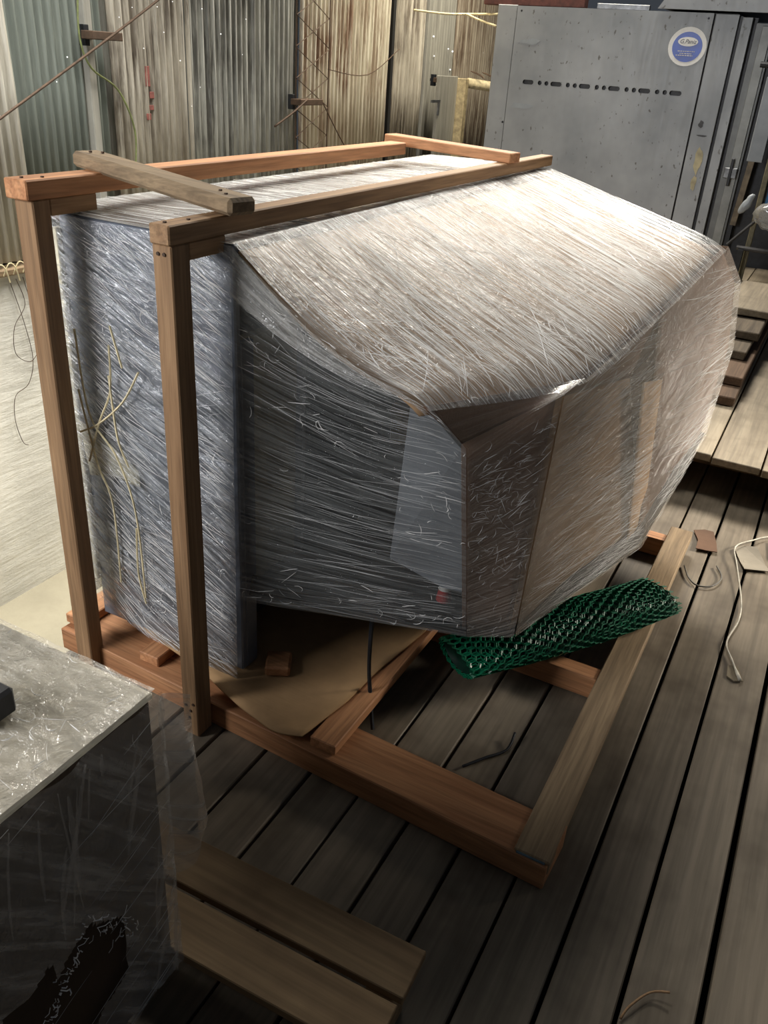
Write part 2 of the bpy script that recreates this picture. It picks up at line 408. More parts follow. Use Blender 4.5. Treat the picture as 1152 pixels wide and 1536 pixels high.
# ---- raised platform at the back
plat = thing('platform', 'raised platform of pale boards behind the crate', 'platform', (0, 6, 0), kind='structure')
plat.name = 'floor_platform'; ORI[plat.name] = Vector((0, 6, 0)); del plat['category']
px_ = -3.5; i = 0
while px_ < 2.6:
    wd = (0.19, 0.16, 0.21, 0.17)[i % 4]
    y0 = 3.70 if px_ > -1.2 else 6.4
    part('plank', B(px_ + 0.004, px_ + wd - 0.004, y0 + random.uniform(-0.02, 0.02), 11.5, 0.165, 0.2 + random.uniform(-0.003, 0.002), bev=0.003), M_platform, plat)
    px_ += wd; i += 1
for yy in (4.1, 5.6, 7.2, 9.0): part('joist', B(-1.15 if yy < 6 else -3.4, 2.5, yy, yy + 0.08, -0.002, 0.165), M_grey[0], plat)
for yy in (7.2, 9.0):
    for xx in (-3.3, -2.5): part('post', B(xx, xx + 0.1, yy, yy + 0.1, -1.75, 0.0), M_grey[2], plat)

# ================================================================== WOODEN CRATE FRAME
crate = thing('crate_frame', 'open orange timber crate frame around the film wrapped machine', 'crate', (-0.95, 2.3, 0))
# base beams along x (front one slightly skewed)
bm = beam(bmesh.new(), (-1.755, 1.482, 0.037), (-0.19, 1.418, 0.037), 0.145, 0.074, bev=0.003)
part('base_beam', bm, M_orange[0], crate)
part('base_beam', beam(bmesh.new(), (-1.70, 2.09, 0.037), (-0.275, 2.09, 0.037), 0.06, 0.074, bev=0.003), M_orange[0], crate)
part('base_beam', beam(bmesh.new(), (-1.70, 3.07, 0.037), (-0.275, 3.07, 0.037), 0.06, 0.074, bev=0.003), M_orange[0], crate)
# right board, flush-lapped at the corner
part('base_board', B(-0.275, -0.19, 1.355, 3.17, 0.040, 0.082, bev=0.003, rot=0.0), M_grey[1], crate)
part('paint_patch', B(-0.268, -0.20, 1.351, 1.356, 0.050, 0.078), plain('blue_grey_paint_end', (96, 116, 124), 0.8), crate)
for (x0, x1, y0, y1) in [(-0.85, -0.775, 1.388, 3.1), (-1.155, -1.085, 1.46, 3.1), (-1.455, -1.385, 1.42, 3.1), (-1.765, -1.69, 1.44, 3.1)]:
    part('cross_board', B(x0, x1, y0, y1, 0.076, 0.108, bev=0.003), M_orange[1], crate)
# posts
part('post', B(-1.212, -1.162, 1.322, 1.380, 0.0, 1.298, bev=0.003), M_brown[2], crate)
part('post', B(-1.650, -1.592, 1.368, 1.418, 0.0, 1.328, bev=0.003), M_brown[2], crate)
# rails
part('top_rail', B(-1.214, -1.162, 1.318, 3.745, 1.298, 1.338, bev=0.003), M_brown[1], crate)
part('top_rail', B(-1.660, -1.590, 1.355, 3.20, 1.328, 1.371, bev=0.003), M_orange[1], crate)
part('corner_block', B(-1.206, -1.164, 1.38, 1.50, 1.262, 1.298, bev=0.002), M_brown[1], crate)
part('corner_block', B(-1.648, -1.592, 1.418, 1.56, 1.290, 1.328, bev=0.002), M_brown[1], crate)
# slats across the rails
part('top_slat', beam(bmesh.new(), (-1.70, 1.640, 1.391), (-1.115, 1.50, 1.361), 0.075, 0.036, bev=0.008), M_grey[0], crate)
part('top_slat', beam(bmesh.new(), (-1.715, 3.30, 1.372), (-1.15, 3.24, 1.356), 0.085, 0.036, bev=0.003), M_orange[0], crate)
for (x, y, z) in [(-1.19, 1.34, 1.338), (-1.18, 1.40, 1.338), (-1.63, 1.38, 1.371), (-1.61, 1.42, 1.371), (-1.66, 1.62, 1.409), (-1.64, 1.64, 1.408), (-1.16, 1.50, 1.381), (-1.19, 1.52, 1.383)]:
    bm = bmesh.new(); bmesh.ops.create_cone(bm, cap_ends=True, segments=8, radius1=0.004, radius2=0.004, depth=0.004, matrix=Matrix.Translation((x, y, z + 0.001)))
    part('nail_head', bm, M_wire, crate)
for (x, z) in [(-1.20, 0.10), (-1.185, 0.085), (-1.175, 0.11), (-1.19, 0.06), (-1.196, 1.28), (-1.18, 1.28)]:
    bm = bmesh.new(); bmesh.ops.create_cone(bm, cap_ends=True, segments=8, radius1=0.004, radius2=0.004, depth=0.004, matrix=Matrix.Translation((x, 1.3215, z)) @ Matrix.Rotation(math.pi / 2, 4, 'X'))
    part('nail_head', bm, M_wire, crate)

# ================================================================== CARDBOARD SHEET ON THE BASE
near = [(-1.574, 1.505, 0.118), (-1.378, 1.47, 0.118), (-1.221, 1.43, 0.118), (-1.083, 1.385, 0.114), (-0.953, 1.360, 0.105), (-0.867, 1.375, 0.112)]
far = [(-1.60, 2.6, 0.118), (-0.80, 2.6, 0.118)]
rt = [(-0.867, 1.375, 0.112), (-0.833, 1.546, 0.115), (-0.826, 1.69, 0.116), (-0.79, 1.95, 0.117), (-0.80, 2.6, 0.118)]
bm = coons(bmesh.new(), smooth_path(near, 5), far, [near[0], far[0]], rt, 40, 40, lambda p, a, b, u, v: Vector((0, 0.004 * noise.noise(p * 12), 0.002 * noise.noise(p * 9))))
solid(bm, 0.005)
tag(part('cardboard_sheet', bm, M_card3, None, loc=(-1.2, 2.0, 0.11)), 'tan corrugated cardboard sheet with curved torn edge under the machine', 'cardboard')

# ================================================================== WRAPPED MACHINE
mach = thing('wrapped_machine', 'bulky machine wrapped in clear stretch film with cardboard hood, inside the timber crate', 'machine', (-1.0, 2.4, 0.12))
T0 = (-1.13, 1.478, 1.284); N1 = (-0.65, 1.50, 1.03); T1 = (-1.185, 3.74, 1.288)
N2 = (-0.435, 1.90, 1.025); N3 = (-0.375, 2.46, 1.085); N4 = (-0.33, 3.19, 1.160)
N1b = (-0.60, 1.612, 0.905); N2b = (-0.452, 1.785, 1.012)
nb0 = (-0.572, 1.70, 0.345); nb1 = (-0.462, 1.745, 0.36); nb2 = (-0.30, 2.54, 0.29); nb3 = (-0.245, 3.20, 0.47)
s5 = (-0.275, 3.36, 1.02); s6 = (-0.245, 3.42, 0.76); FarT = (-0.75, 3.45, 1.10); FarB = (-0.75, 3.4, 0.4)
def mp(name, bm, mat, parent=mach, sm=False): return part(name, bm, mat, parent, sm)
# body
bp = mp('back_panel', B(-1.655, -1.137, 1.492, 1.512, 0.125, 1.282, bev=0.004), M_panel)
mp('panel_flange', B(-1.155, -1.137, 1.512, 1.56, 0.125, 1.06, bev=0.002), M_panel, bp)
mp('body_core', B(-1.64, -1.32, 1.56, 3.55, 0.14, 1.25), M_black)
mp('side_panel', B(-1.20, -1.172, 1.57, 1.80, 0.33, 1.05, bev=0.003), M_beige)
mp('panel_edge', B(-1.185, -1.150, 1.80, 1.815, 0.30, 1.05, bev=0.003), M_greysheet)
mp('lower_panel', B(-1.30, -1.26, 1.56, 3.4, 0.13, 0.36, bev=0.003), M_darkgrey)
mp('shelf', B(-1.30, -1.14, 1.56, 3.4, 0.33, 0.355, bev=0.003), M_darkgrey)
# machinery in the dark bay
for (x0, x1, y0, y1, z0, z1, m) in [(-1.30, -1.08, 2.05, 2.25, 0.40, 0.62, M_darkgrey), (-1.30, -1.12, 2.35, 2.7, 0.45, 0.95, M_black), (-1.30, -1.02, 1.92, 1.98, 0.36, 0.98, M_black), (-1.1, -0.72, 2.1, 2.16, 0.42, 0.48, M_darkgrey), (-1.0, -0.9, 2.3, 2.4, 0.4, 0.9, M_black)]:
    mp('gear_box', B(x0, x1, y0, y1, z0, z1, bev=0.01), m)
bm = bmesh.new(); bmesh.ops.create_cone(bm, cap_ends=True, segments=24, radius1=0.12, radius2=0.12, depth=0.05, matrix=Matrix.Translation((-1.0, 2.06, 0.66)) @ Matrix.Rotation(math.pi / 2, 4, 'X'))
mp('pulley', bm, M_darkgrey)
bm = bmesh.new(); bmesh.ops.create_cone(bm, cap_ends=True, segments=20, radius1=0.03, radius2=0.03, depth=0.10, matrix=Matrix.Translation((-0.95, 2.0, 0.75)))
mp('brass_knob', bm, plain('brass', (150, 120, 60), 0.4, 0.5))
# tray under the nose
bm = bmesh.new(); poly(bm, [(-1.14, 1.53, 0.355), nb0, nb1, nb2, nb3, FarB, (-1.14, 3.5, 0.36)]); solid(bm, 0.012)
mp('nose_tray', bm, M_black)
bm = bmesh.new(); poly(bm, [(-1.14, 1.525, 0.36), (-0.585, 1.715, 0.35), (-0.585, 1.73, 0.39), (-1.14, 1.54, 0.42)]); solid(bm, 0.006)
mp('tray_rim', bm, M_black)
bm = bmesh.new(); poly(bm, [(-0.785, 1.70, 0.965), (-0.64, 1.685, 0.865), (-0.588, 1.735, 0.45), (-0.66, 1.72, 0.45), (-0.81, 1.70, 0.50)]); solid(bm, 0.004)
mp('grey_sheet', bm, M_greysheet)
bm = bmesh.new(); bmesh.ops.create_cone(bm, cap_ends=True, segments=20, radius1=0.022, radius2=0.016, depth=0.035, matrix=Matrix.Translation((-0.675, 1.775, 0.395)))
mp('red_button', bm, M_red)
bm = bmesh.new(); bmesh.ops.create_cone(bm, cap_ends=True, segments=20, radius1=0.018, radius2=0.012, depth=0.012, matrix=Matrix.Translation((-0.675, 1.775, 0.418)))
mp('button_cap', bm, M_white)
tag(mp('hanging_strap', tube(bmesh.new(), smooth_path([(-0.82, 1.64, 0.36), (-0.815, 1.63, 0.2), (-0.80, 1.62, 0.10), (-0.765, 1.58, 0.02)], 6), 0.006), M_black), 'thin black strap hanging below the film')
# top deck cardboard under rails
topd = mp('top_cardboard', B(-1.72, -1.14, 1.50, 3.72, 1.262, 1.284, bev=0.006), M_card2)
# cardboard hood
def sag(p, a, b, u, v): return Vector((0, 0, 0.010 * noise.noise(Vector(p) * 3.0) - 0.004))
def dn(p, q=0.020):
    return (p[0] - (0.03 if p[0] > -0.9 else 0.0), p[1] + (0.022 if p[1] < 1.7 else -0.02 if p[1] > 3.0 else 0.0), p[2] - q * 0.7)
hood_near = [T0, N1]; hood_far = [T1, (-0.76, 3.47, 1.222), N4]; hood_left = [T0, T1]; hood_right = smooth_path([N1, N2, N3, N4], 6)
def droop(u): return 0.045 * math.sin(math.pi * u)
def hfall(u, v):
    """how the wrap rolls over the near edge and the far right corner of the hood"""
    return -droop(u) * (1 - v) ** 16 - 0.020 * max(0, (u - 0.86) / 0.14) ** 2 
near_curve = [tuple(Vector(T0).lerp(Vector(N1), k / 24) + Vector((0, 0, hfall(k / 24, 0)))) for k in range(25)]
right_curve = [tuple(pl(hood_right, k / 24) + Vector((0, 0, hfall(1, k / 24)))) for k in range(25)]
bm = coons(bmesh.new(), [dn(p) for p in hood_near], [dn(p) for p in hood_far], [dn(p) for p in hood_left], [dn(p) for p in hood_right], 30, 80, lambda p, a, b, u, v: sag(p, a, b, u, v) + Vector((0, 0, hfall(u, v))))
solid(bm, 0.004)
hood = mp('cardboard_hood', bm, M_card, sm=False)
def quad(a, b, c, e, nu=8, nv=8):
    bm = coons(bmesh.new(), [a, b], [e, c], [a, e], [b, c], nu, nv); return solid(bm, 0.004)
i_ = lambda p: (p[0] - 0.018, p[1] + 0.010, p[2] + (-0.014 if p[2] > 0.95 else 0.008 if p[2] < 0.5 else 0))
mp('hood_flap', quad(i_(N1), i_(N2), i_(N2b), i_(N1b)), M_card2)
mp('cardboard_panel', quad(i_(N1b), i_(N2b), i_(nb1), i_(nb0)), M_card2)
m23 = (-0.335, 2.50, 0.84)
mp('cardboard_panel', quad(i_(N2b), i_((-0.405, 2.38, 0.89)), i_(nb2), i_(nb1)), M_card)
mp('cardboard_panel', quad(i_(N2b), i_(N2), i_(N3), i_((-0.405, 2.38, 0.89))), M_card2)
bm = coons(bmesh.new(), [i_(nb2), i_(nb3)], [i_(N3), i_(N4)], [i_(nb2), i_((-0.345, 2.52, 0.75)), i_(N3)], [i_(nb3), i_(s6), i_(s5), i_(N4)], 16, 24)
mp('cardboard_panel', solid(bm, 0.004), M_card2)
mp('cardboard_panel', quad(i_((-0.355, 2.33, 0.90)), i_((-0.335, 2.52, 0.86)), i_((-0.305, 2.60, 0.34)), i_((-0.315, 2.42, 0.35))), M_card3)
bm = coons(bmesh.new(), [i_(nb3), FarB], [i_(N4), FarT], [i_(nb3), i_(s6), i_(s5), i_(N4)], [FarB, FarT], 10, 24)
mp('cardboard_panel', solid(bm, 0.004), M_card2)
# edge protector and twine inside the film
mp('edge_protector', B(-1.668, -1.650, 1.478, 1.50, 0.25, 1.25, bev=0.003), M_foam)
for pts in [[(-1.60, 1.452, 1.02), (-1.58, 1.452, 0.80), (-1.50, 1.452, 0.70), (-1.45, 1.452, 0.55), (-1.44, 1.452, 0.28)],
            [(-1.49, 1.452, 1.0), (-1.50, 1.452, 0.88), (-1.55, 1.452, 0.78), (-1.60, 1.452, 0.66)],
            [(-1.40, 1.452, 0.95), (-1.46, 1.452, 0.86), (-1.55, 1.452, 0.78), (-1.62, 1.452, 0.74)],
            [(-1.61, 1.452, 0.86), (-1.57, 1.452, 0.66), (-1.53, 1.452, 0.55), (-1.53, 1.452, 0.30)],
            [(-1.452, 1.452, 0.50), (-1.46, 1.452, 0.36), (-1.44, 1.452, 0.26)],
            [(-1.48, 1.452, 1.05), (-1.452, 1.452, 0.95)], [(-1.50, 1.452, 0.92), (-1.49, 1.452, 0.76), (-1.46, 1.452, 0.68)]]:
    mp('twine', tube(bmesh.new(), smooth_path(pts, 6), 0.0028, 5), M_cream)
bm = coons(bmesh.new(), [(-1.655, 1.480, 0.76), (-1.56, 1.480, 0.72), (-1.452, 1.480, 0.66)], [(-1.63, 1.480, 0.60), (-1.55, 1.480, 0.62), (-1.452, 1.480, 0.61)], [(-1.655, 1.480, 0.76), (-1.63, 1.480, 0.60)], [(-1.452, 1.480, 0.66), (-1.452, 1.480, 0.61)], 12, 6, lambda p, a, b, u, v: Vector((0, 0.003 * noise.noise(p * 30), 0)))
mp('paper_scrap', solid(bm, 0.002), M_foam)

# ---- stretch film
def wr(amp, fu, fv, big=0.006, fb=4.0):
    def d(p, a, b, u, v):
        h = amp * noise.noise(Vector((a * fu, b * fv, 3.1))) + amp * 0.6 * noise.noise(Vector((a * fu * 2.3, b * fv * 2.1, 8.7)))
        g = noise.noise_vector(Vector(p) * fb) * big
        e = min(1.0, 8 * min(u, 1 - u, v, 1 - v) + 0.25)
        return g * e, h * e
    return d
def filmpatch(name, mat, c0, c1, d0, d1, nu, nv, nrm, amp, fu, fv, big=0.005, fb=4.0, rot=0.0, off=0.006, ext=None):
    n = Vector(nrm).normalized(); w_ = wr(amp, fu, fv, big, fb)
    def disp(p, a, b, u, v):
        g, h = w_(p, a, b, u, v); return g * 0.6 + n * (h + off) + (Vector((0, 0, ext(u, v))) if ext else Vector())
    return mp(name, coons(bmesh.new(), c0, c1, d0, d1, nu, nv, disp, rot, (random.random() * 5, random.random() * 5)), mat)
filmpatch('stretch_film', F_hood, hood_near, hood_far, hood_left, hood_right, 60, 460, (0.25, -0.1, 0.95), 0.0018, 3.0, 60, 0.006, ext=hfall)
filmpatch('stretch_film', F_top, [(-1.73, 1.49, 1.284), (-1.13, 1.478, 1.284)], [(-1.73, 3.74, 1.284), (-1.185, 3.74, 1.288)], [(-1.73, 1.49, 1.284), (-1.73, 3.74, 1.284)], [(-1.13, 1.478, 1.284), (-1.185, 3.74, 1.288)], 40, 240, (0, 0, 1), 0.002, 4, 40, 0.004, off=0.002)
filmpatch('stretch_film', F_back, [(-1.665, 1.470, 0.20), (-1.45, 1.466, 0.13), (-1.135, 1.468, 0.115)], [(-1.70, 1.485, 1.282), T0], [(-1.665, 1.470, 0.20), (-1.70, 1.485, 1.282)], [(-1.135, 1.468, 0.115), T0], 70, 220, (0, -1, 0), 0.0025, 4, 34, 0.008, 5.0, rot=0.42)
filmpatch('stretch_film', F_side, [(-1.137, 1.478, 0.375), nb0], near_curve, [(-1.137, 1.478, 0.375), T0], [nb0, N1b, N1], 70, 200, (0.3, -0.95, 0), 0.002, 3, 36, 0.006, 5.0, rot=0.04)
filmpatch('stretch_film', F_nose, [nb0, nb1], [N1b, N2b], [nb0, N1b], [nb1, N2b], 20, 120, (0.5, -0.85, 0), 0.0012, 3, 40, 0.004, 6, rot=-0.2)
filmpatch('stretch_film', F_nose, [N1b, N2b], [N1, N2], [N1b, N1], [N2b, N2], 20, 30, (0.6, -0.8, 0), 0.001, 3, 30, 0.002, 6)
filmpatch('stretch_film', F_nose, [nb1, nb2], [N2b, N2, N3], [nb1, N2b], [nb2, (-0.33, 2.52, 0.75), N3], 50, 200, (0.95, -0.3, 0), 0.0018, 3, 40, 0.006, 5, rot=-0.15)
filmpatch('stretch_film', F_nose, [nb2, nb3], [N3, N4], [nb2, (-0.33, 2.52, 0.75), N3], [nb3, s6, s5, N4], 50, 200, (0.95, -0.1, 0.1), 0.0018, 3, 40, 0.006, 5, rot=-0.35)
filmpatch('stretch_film', F_nose, [nb3, FarB], [N4, FarT], [nb3, s6, s5, N4], [FarB, FarT], 20, 60, (0.7, 0.7, 0), 0.0018, 3, 40, 0.006, 5)
filmpatch('stretch_film', F_top, [(-1.73, 3.74, 0.2), (-1.73, 1.49, 0.25)], [(-1.73, 3.74, 1.284), (-1.73, 1.49, 1.284)], [(-1.73, 3.74, 0.2), (-1.73, 3.74, 1.284)], [(-1.665, 1.470, 0.20), (-1.70, 1.485, 1.282)], 30, 60, (-1, 0, 0), 0.002, 3, 30)

ov_lo = [(p[0], p[1] - 0.004, p[2] - 0.003 - 0.105 * (1 - k / 24) ** 1.2) for k, p in enumerate(near_curve)]
filmpatch('stretch_film', F_wrapedge, ov_lo, near_curve, [ov_lo[0], near_curve[0]], [ov_lo[-1], near_curve[-1]], 60, 24, (0.2, -0.95, 0.15), 0.0015, 5, 40, 0.002, 6, off=0.012)
# ---- raised creases of the film: fine threads and small crumples, their glints put in as white colour
def creases(mat, c0, c1, d0, d1, nrm, n_long, n_short, ang, spread, lmin, lmax, rad, ext=None, off=0.010, dens=None, curl=0.4, parent=None):
    f, Lu, Lv = coons_at(c0, c1, d0, d1); n = Vector(nrm).normalized(); bm = bmesh.new()
    def at(u, v):
        p = f(u, v) + n * (off + 0.002 * noise.noise(Vector((u * 9, v * 9, 4))))
        if ext: p = p + Vector((0, 0, ext(u, v)))
        return p
    made = 0
    while made < n_long + n_short:
        long_ = made < n_long; made += 1
        u0, v0 = random.random(), random.random()
        if dens and random.random() > dens(u0, v0): continue
        if random.random() > 0.62 + 1.5 * noise.noise(Vector((u0 * Lu * 5 + ang * 7, v0 * Lv * 7, Lu * 3))): continue
        if long_:
            a = ang + random.gauss(0, spread); L = random.uniform(lmin, lmax); k = 7; bend = random.gauss(0, 0.05)
        else:
            a = random.uniform(0, 6.28); L = random.uniform(0.008, 0.035); k = 4; bend = random.gauss(0, curl * 3)
        pts = []
        for q in range(k + 1):
            t_ = q / k; aa = a + bend * t_
            u = u0 + math.cos(aa) * L * t_ / Lu; v = v0 + math.sin(aa) * L * t_ / Lv
            if not (0.005 < u < 0.995 and 0.005 < v < 0.995): break
            pts.append(at(u, v))
        if len(pts) > 2:
            rr = random.uniform(*rad); m_ = len(pts) - 1
            tube(bm, pts, [rr * (0.25 + 0.75 * math.sin(math.pi * (0.08 + 0.84 * q / m_))) for q in range(m_ + 1)], 3, False)
    return tag(part('film_crease_glints', bm, mat, parent or mach), 'fine pale threads for the creases of the stretch film and their glints', kind='stuff')
BK = ([(-1.665, 1.470, 0.20), (-1.45, 1.466, 0.13), (-1.135, 1.468, 0.115)], [(-1.70, 1.485, 1.282), T0], [(-1.665, 1.470, 0.20), (-1.70, 1.485, 1.282)], [(-1.135, 1.468, 0.115), T0])
SDE = ([(-1.137, 1.478, 0.375), nb0], near_curve, [(-1.137, 1.478, 0.375), T0], [nb0, N1b, N1])
P1_ = ([nb0, nb1], [N1b, N2b], [nb0, N1b], [nb1, N2b])
P2_ = ([nb1, nb2], [N2b, N2, N3], [nb1, N2b], [nb2, (-0.33, 2.52, 0.75), N3])
P3_ = ([nb2, nb3], [N3, N4], [nb2, (-0.33, 2.52, 0.75), N3], [nb3, s6, s5, N4])
HN = (0.25, -0.1, 0.95)
creases(K_white, hood_near, hood_far, hood_left, hood_right, HN, 1100, 500, 0.0, 0.07, 0.08, 0.5, (0.0004, 0.0011), hfall)
creases(K_white, hood_near, hood_far, hood_left, hood_right, HN, 420, 300, 0.5, 0.35, 0.05, 0.3, (0.0005, 0.0011), hfall, dens=lambda u, v: max(0, 1 - v * 2.2))
creases(K_soft, hood_near, hood_far, hood_left, hood_right, HN, 500, 0, -0.5, 0.3, 0.05, 0.25, (0.0005, 0.0010), hfall, dens=lambda u, v: max(0.1, u * 1.2 - 0.2))
creases(K_white, *BK, (0, -1, 0), 800, 300, -0.42, 0.12, 0.03, 0.22, (0.0004, 0.0010))
creases(K_soft, *BK, (0, -1, 0), 300, 60, -0.12, 0.25, 0.03, 0.2, (0.0005, 0.0012))
creases(K_soft, *SDE, (0.3, -0.95, 0), 360, 40, 0.04, 0.07, 0.06, 0.4, (0.00025, 0.0006))
creases(K_white, *SDE, (0.3, -0.95, 0), 120, 220, 0.15, 0.3, 0.02, 0.08, (0.0004, 0.0009), dens=lambda u, v: 1.0 if v > 0.62 or v < 0.08 else (0.8 if u > 0.72 else 0.12))
creases(K_soft, *P1_, (0.5, -0.85, 0), 260, 260, -0.2, 0.5, 0.01, 0.05, (0.00015, 0.0005), dens=lambda u, v: 1.0 if v > 0.35 else 0.25)
creases(K_soft, *P2_, (0.95, -0.3, 0), 1000, 60, -0.06, 0.12, 0.05, 0.4, (0.0002, 0.0006))
creases(K_soft, *P3_, (0.95, -0.1, 0.1), 420, 60, -0.30, 0.10, 0.08, 0.6, (0.0004, 0.0010))
TP = ([(-1.73, 1.49, 1.284), (-1.13, 1.478, 1.284)], [(-1.73, 3.74, 1.284), (-1.185, 3.74, 1.288)], [(-1.73, 1.49, 1.284), (-1.73, 3.74, 1.284)], [(-1.13, 1.478, 1.284), (-1.185, 3.74, 1.288)])
creases(K_white, *TP, (0, 0, 1), 500, 200, 0.1, 0.2, 0.05, 0.3, (0.0005, 0.0012), off=0.006)

# feet blocks under the machine
def block(name, label, cat, bm, mat, loc, group=None): return tag(part(name, bm, mat, None, loc=loc), label, cat, group)
block('wood_block', 'small tan wooden block on the cardboard beside the blue machine panel', 'block', B(-1.10, -1.03, 1.52, 1.60, 0.119, 0.152, bev=0.006, rot=0.5), M_orange[0], (-1.065, 1.56, 0.119))

# ================================================================== GREEN MESH ROLL
P0 = Vector((-0.64, 1.83, 0.152)); P1 = Vector((-0.19, 2.50, 0.160))
ax = (P1 - P0).normalized(); sd = ax.cross(Vector((0, 0, 1))).normalized(); upv = sd.cross(ax); LEN = (P1 - P0).length
M_green = plain('green_plastic_mesh', (16, 104, 72), 0.28, 0, 40, 0.25, 0.05)
M_greend = plain('dark_green_core', (5, 38, 27), 0.6, 0, 30, 0.3, 0.1, 0.2)
roll = thing('mesh_roll', 'roll of green plastic hexagonal mesh lying under the wrapped nose', 'mesh roll', tuple(P0 - Vector((0, 0, 0.070))))
def onroll(th, s, rad):
    fl = 0.78; pinch = 1 - 0.40 * (max(0, s / LEN - 0.6) / 0.4) ** 1.5 - 0.45 * max(0, 0.25 - s / LEN) / 0.25
    wob = 1 + 0.05 * math.sin(3 * th + s * 6) + 0.03 * noise.noise(Vector((math.cos(th) * 2, math.sin(th) * 2, s * 8)))
    return P0 + ax * s + (sd * math.cos(th) * 1.08 + upv * math.sin(th) * fl * pinch) * rad * wob
def hexlayer(rad, n, cell, wr_):
    bm = bmesh.new(); dth = 2 * math.pi / n; ds = cell * 0.866; rows = int(LEN / ds)
    def strut(a, b): tube(bm, [a, b], wr_, 3, False)
    for j in range(rows):
        for k in range(n):
            o_ = 0.5 * (j % 2); s0 = j * ds
            A = lambda kk, ss: onroll((kk + o_) * dth, ss, rad)
            a = A(k, s0); b = A(k + 0.5, s0 + ds * 0.33); c = A(k + 1, s0); e = A(k + 0.5, s0 + ds)
            strut(a, b); strut(b, c); strut(b, e)
    return bm
part('mesh_layer', hexlayer(0.084, 19, 0.030, 0.0024), M_green, roll)
part('mesh_layer', hexlayer(0.081, 22, 0.026, 0.0018), M_green, roll)
part('mesh_layer', hexlayer(0.077, 18, 0.030, 0.0022), M_green, roll)
part('mesh_layer', hexlayer(0.070, 17, 0.028, 0.0022), M_green, roll)
bm = bmesh.new(); rings = []
for j in range(25):
    rings.append([bm.verts.new(onroll(2 * math.pi * k / 32, LEN * (0.01 + 0.97 * j / 24), 0.067)) for k in range(32)])
for j in range(24):
    for k in range(32): bm.faces.new((rings[j][k], rings[j][(k + 1) % 32], rings[j + 1][(k + 1) % 32], rings[j + 1][k]))
bm.faces.new(rings[0]); bm.faces.new(rings[-1])
part('mesh_core', bm, M_greend, roll, True)

# ================================================================== NEAR WRAPPED BOX ON PALLET
pal = thing('pallet', 'brown slatted pallet on the deck under the film wrapped box', 'pallet', (-0.9, 0.5, 0))
for (y0, y1) in [(0.858, 0.965), (0.735, 0.843), (0.50, 0.60), (0.30, 0.40), (0.08, 0.18)]:
    part('deck_board', B(-1.7, -0.325, y0, y1, 0.118, 0.14, bev=0.002, rot=0.03 if y0 > 0.7 else 0), M_pallet, pal)
for xx in (-1.66, -1.0, -0.40): part('stringer', B(xx, xx + 0.055, 0.1, 0.94, 0.0, 0.117, bev=0.002), M_pallet, pal)
bx = thing('wrapped_box', 'pale topped dark carton wrapped in torn clear film on a pallet', 'box', (-1.15, 0.3, 0.141))
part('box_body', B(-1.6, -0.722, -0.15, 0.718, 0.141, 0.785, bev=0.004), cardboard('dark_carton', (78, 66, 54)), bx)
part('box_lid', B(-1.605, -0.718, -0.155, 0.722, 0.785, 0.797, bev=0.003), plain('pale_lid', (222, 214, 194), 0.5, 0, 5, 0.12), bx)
def bw(n, amp, fq, fu=1.0):
    n = Vector(n)
    def disp(p, a, b, u, v): return n * (0.004 + abs(amp * noise.noise(Vector((a * fq * fu, b * fq, 2.0)))) + amp * 0.4 * noise.noise(Vector((a * fq * 3 * fu, b * fq * 3, 5.0))))
    return disp
part('stretch_film', coons(bmesh.new(), [(-1.6, -0.155, 0.798), (-0.716, -0.155, 0.798)], [(-1.6, 0.724, 0.798), (-0.716, 0.724, 0.798)], [(-1.6, -0.155, 0.798), (-1.6, 0.724, 0.798)], [(-0.716, -0.155, 0.798), (-0.716, 0.724, 0.798)], 90, 90, bw((0, 0, 1), 0.005, 14)), F_boxtop, bx)
bmf = coons(bmesh.new(), [(-0.712, -0.155, 0.16), (-0.712, 0.728, 0.16)], [(-0.712, -0.155, 0.800), (-0.712, 0.728, 0.800)], [(-0.712, -0.155, 0.16), (-0.712, -0.155, 0.80)], [(-0.712, 0.728, 0.16), (-0.712, 0.728, 0.80)], 110, 110, bw((1, 0, 0), 0.010, 7, 1.8), rot_ := 0.9)
# torn hole in the film on the side face
kill = []
for fc in bmf.faces:
    c = fc.calc_center_median(); hh = 0.030 * noise.noise(c * 16)
    if (c.y < 0.60 and c.z < 0.50 - abs(c.y - 0.53) * 1.1 + hh and c.z > 0.30 - (0.6 - c.y) * 0.5) or (c.y < 0.47 and c.z < 0.47 + hh): kill.append(fc)
bmesh.ops.delete(bmf, geom=kill, context='FACES')
part('stretch_film', bmf, F_boxside, bx)
# loose flap of film at the far corner
def flap(p, a, b, u, v): return Vector((0.010 + 0.045 * math.sin(u * 3.1) * math.sin(v * 3.1 + 0.4) + 0.006 * noise.noise(p * 20), 0.03 * u, 0))
part('loose_film', coons(bmesh.new(), [(-0.720, 0.722, 0.40), (-0.708, 0.75, 0.42)], [(-0.720, 0.722, 0.79), (-0.708, 0.75, 0.76)], [(-0.720, 0.722, 0.40), (-0.720, 0.722, 0.79)], [(-0.708, 0.75, 0.42), (-0.708, 0.75, 0.76)], 14, 40, flap), F_boxside, bx)
BXS = ([(-0.712, -0.155, 0.16), (-0.712, 0.728, 0.16)], [(-0.712, -0.155, 0.800), (-0.712, 0.728, 0.800)], [(-0.712, -0.155, 0.16), (-0.712, -0.155, 0.80)], [(-0.712, 0.728, 0.16), (-0.712, 0.728, 0.80)])
K_fold = crease_mat('film_fold', (226, 222, 214), 0.86)
torn = lambda u, v: 0.0 if (-0.155 + u * 0.883 < 0.62 and 0.16 + v * 0.64 < 0.50) else 1.0
creases(K_fold, *BXS, (1, 0, 0), 110, 0, 1.45, 0.16, 0.10, 0.34, (0.0015, 0.0050), off=0.013, dens=torn, parent=bx)
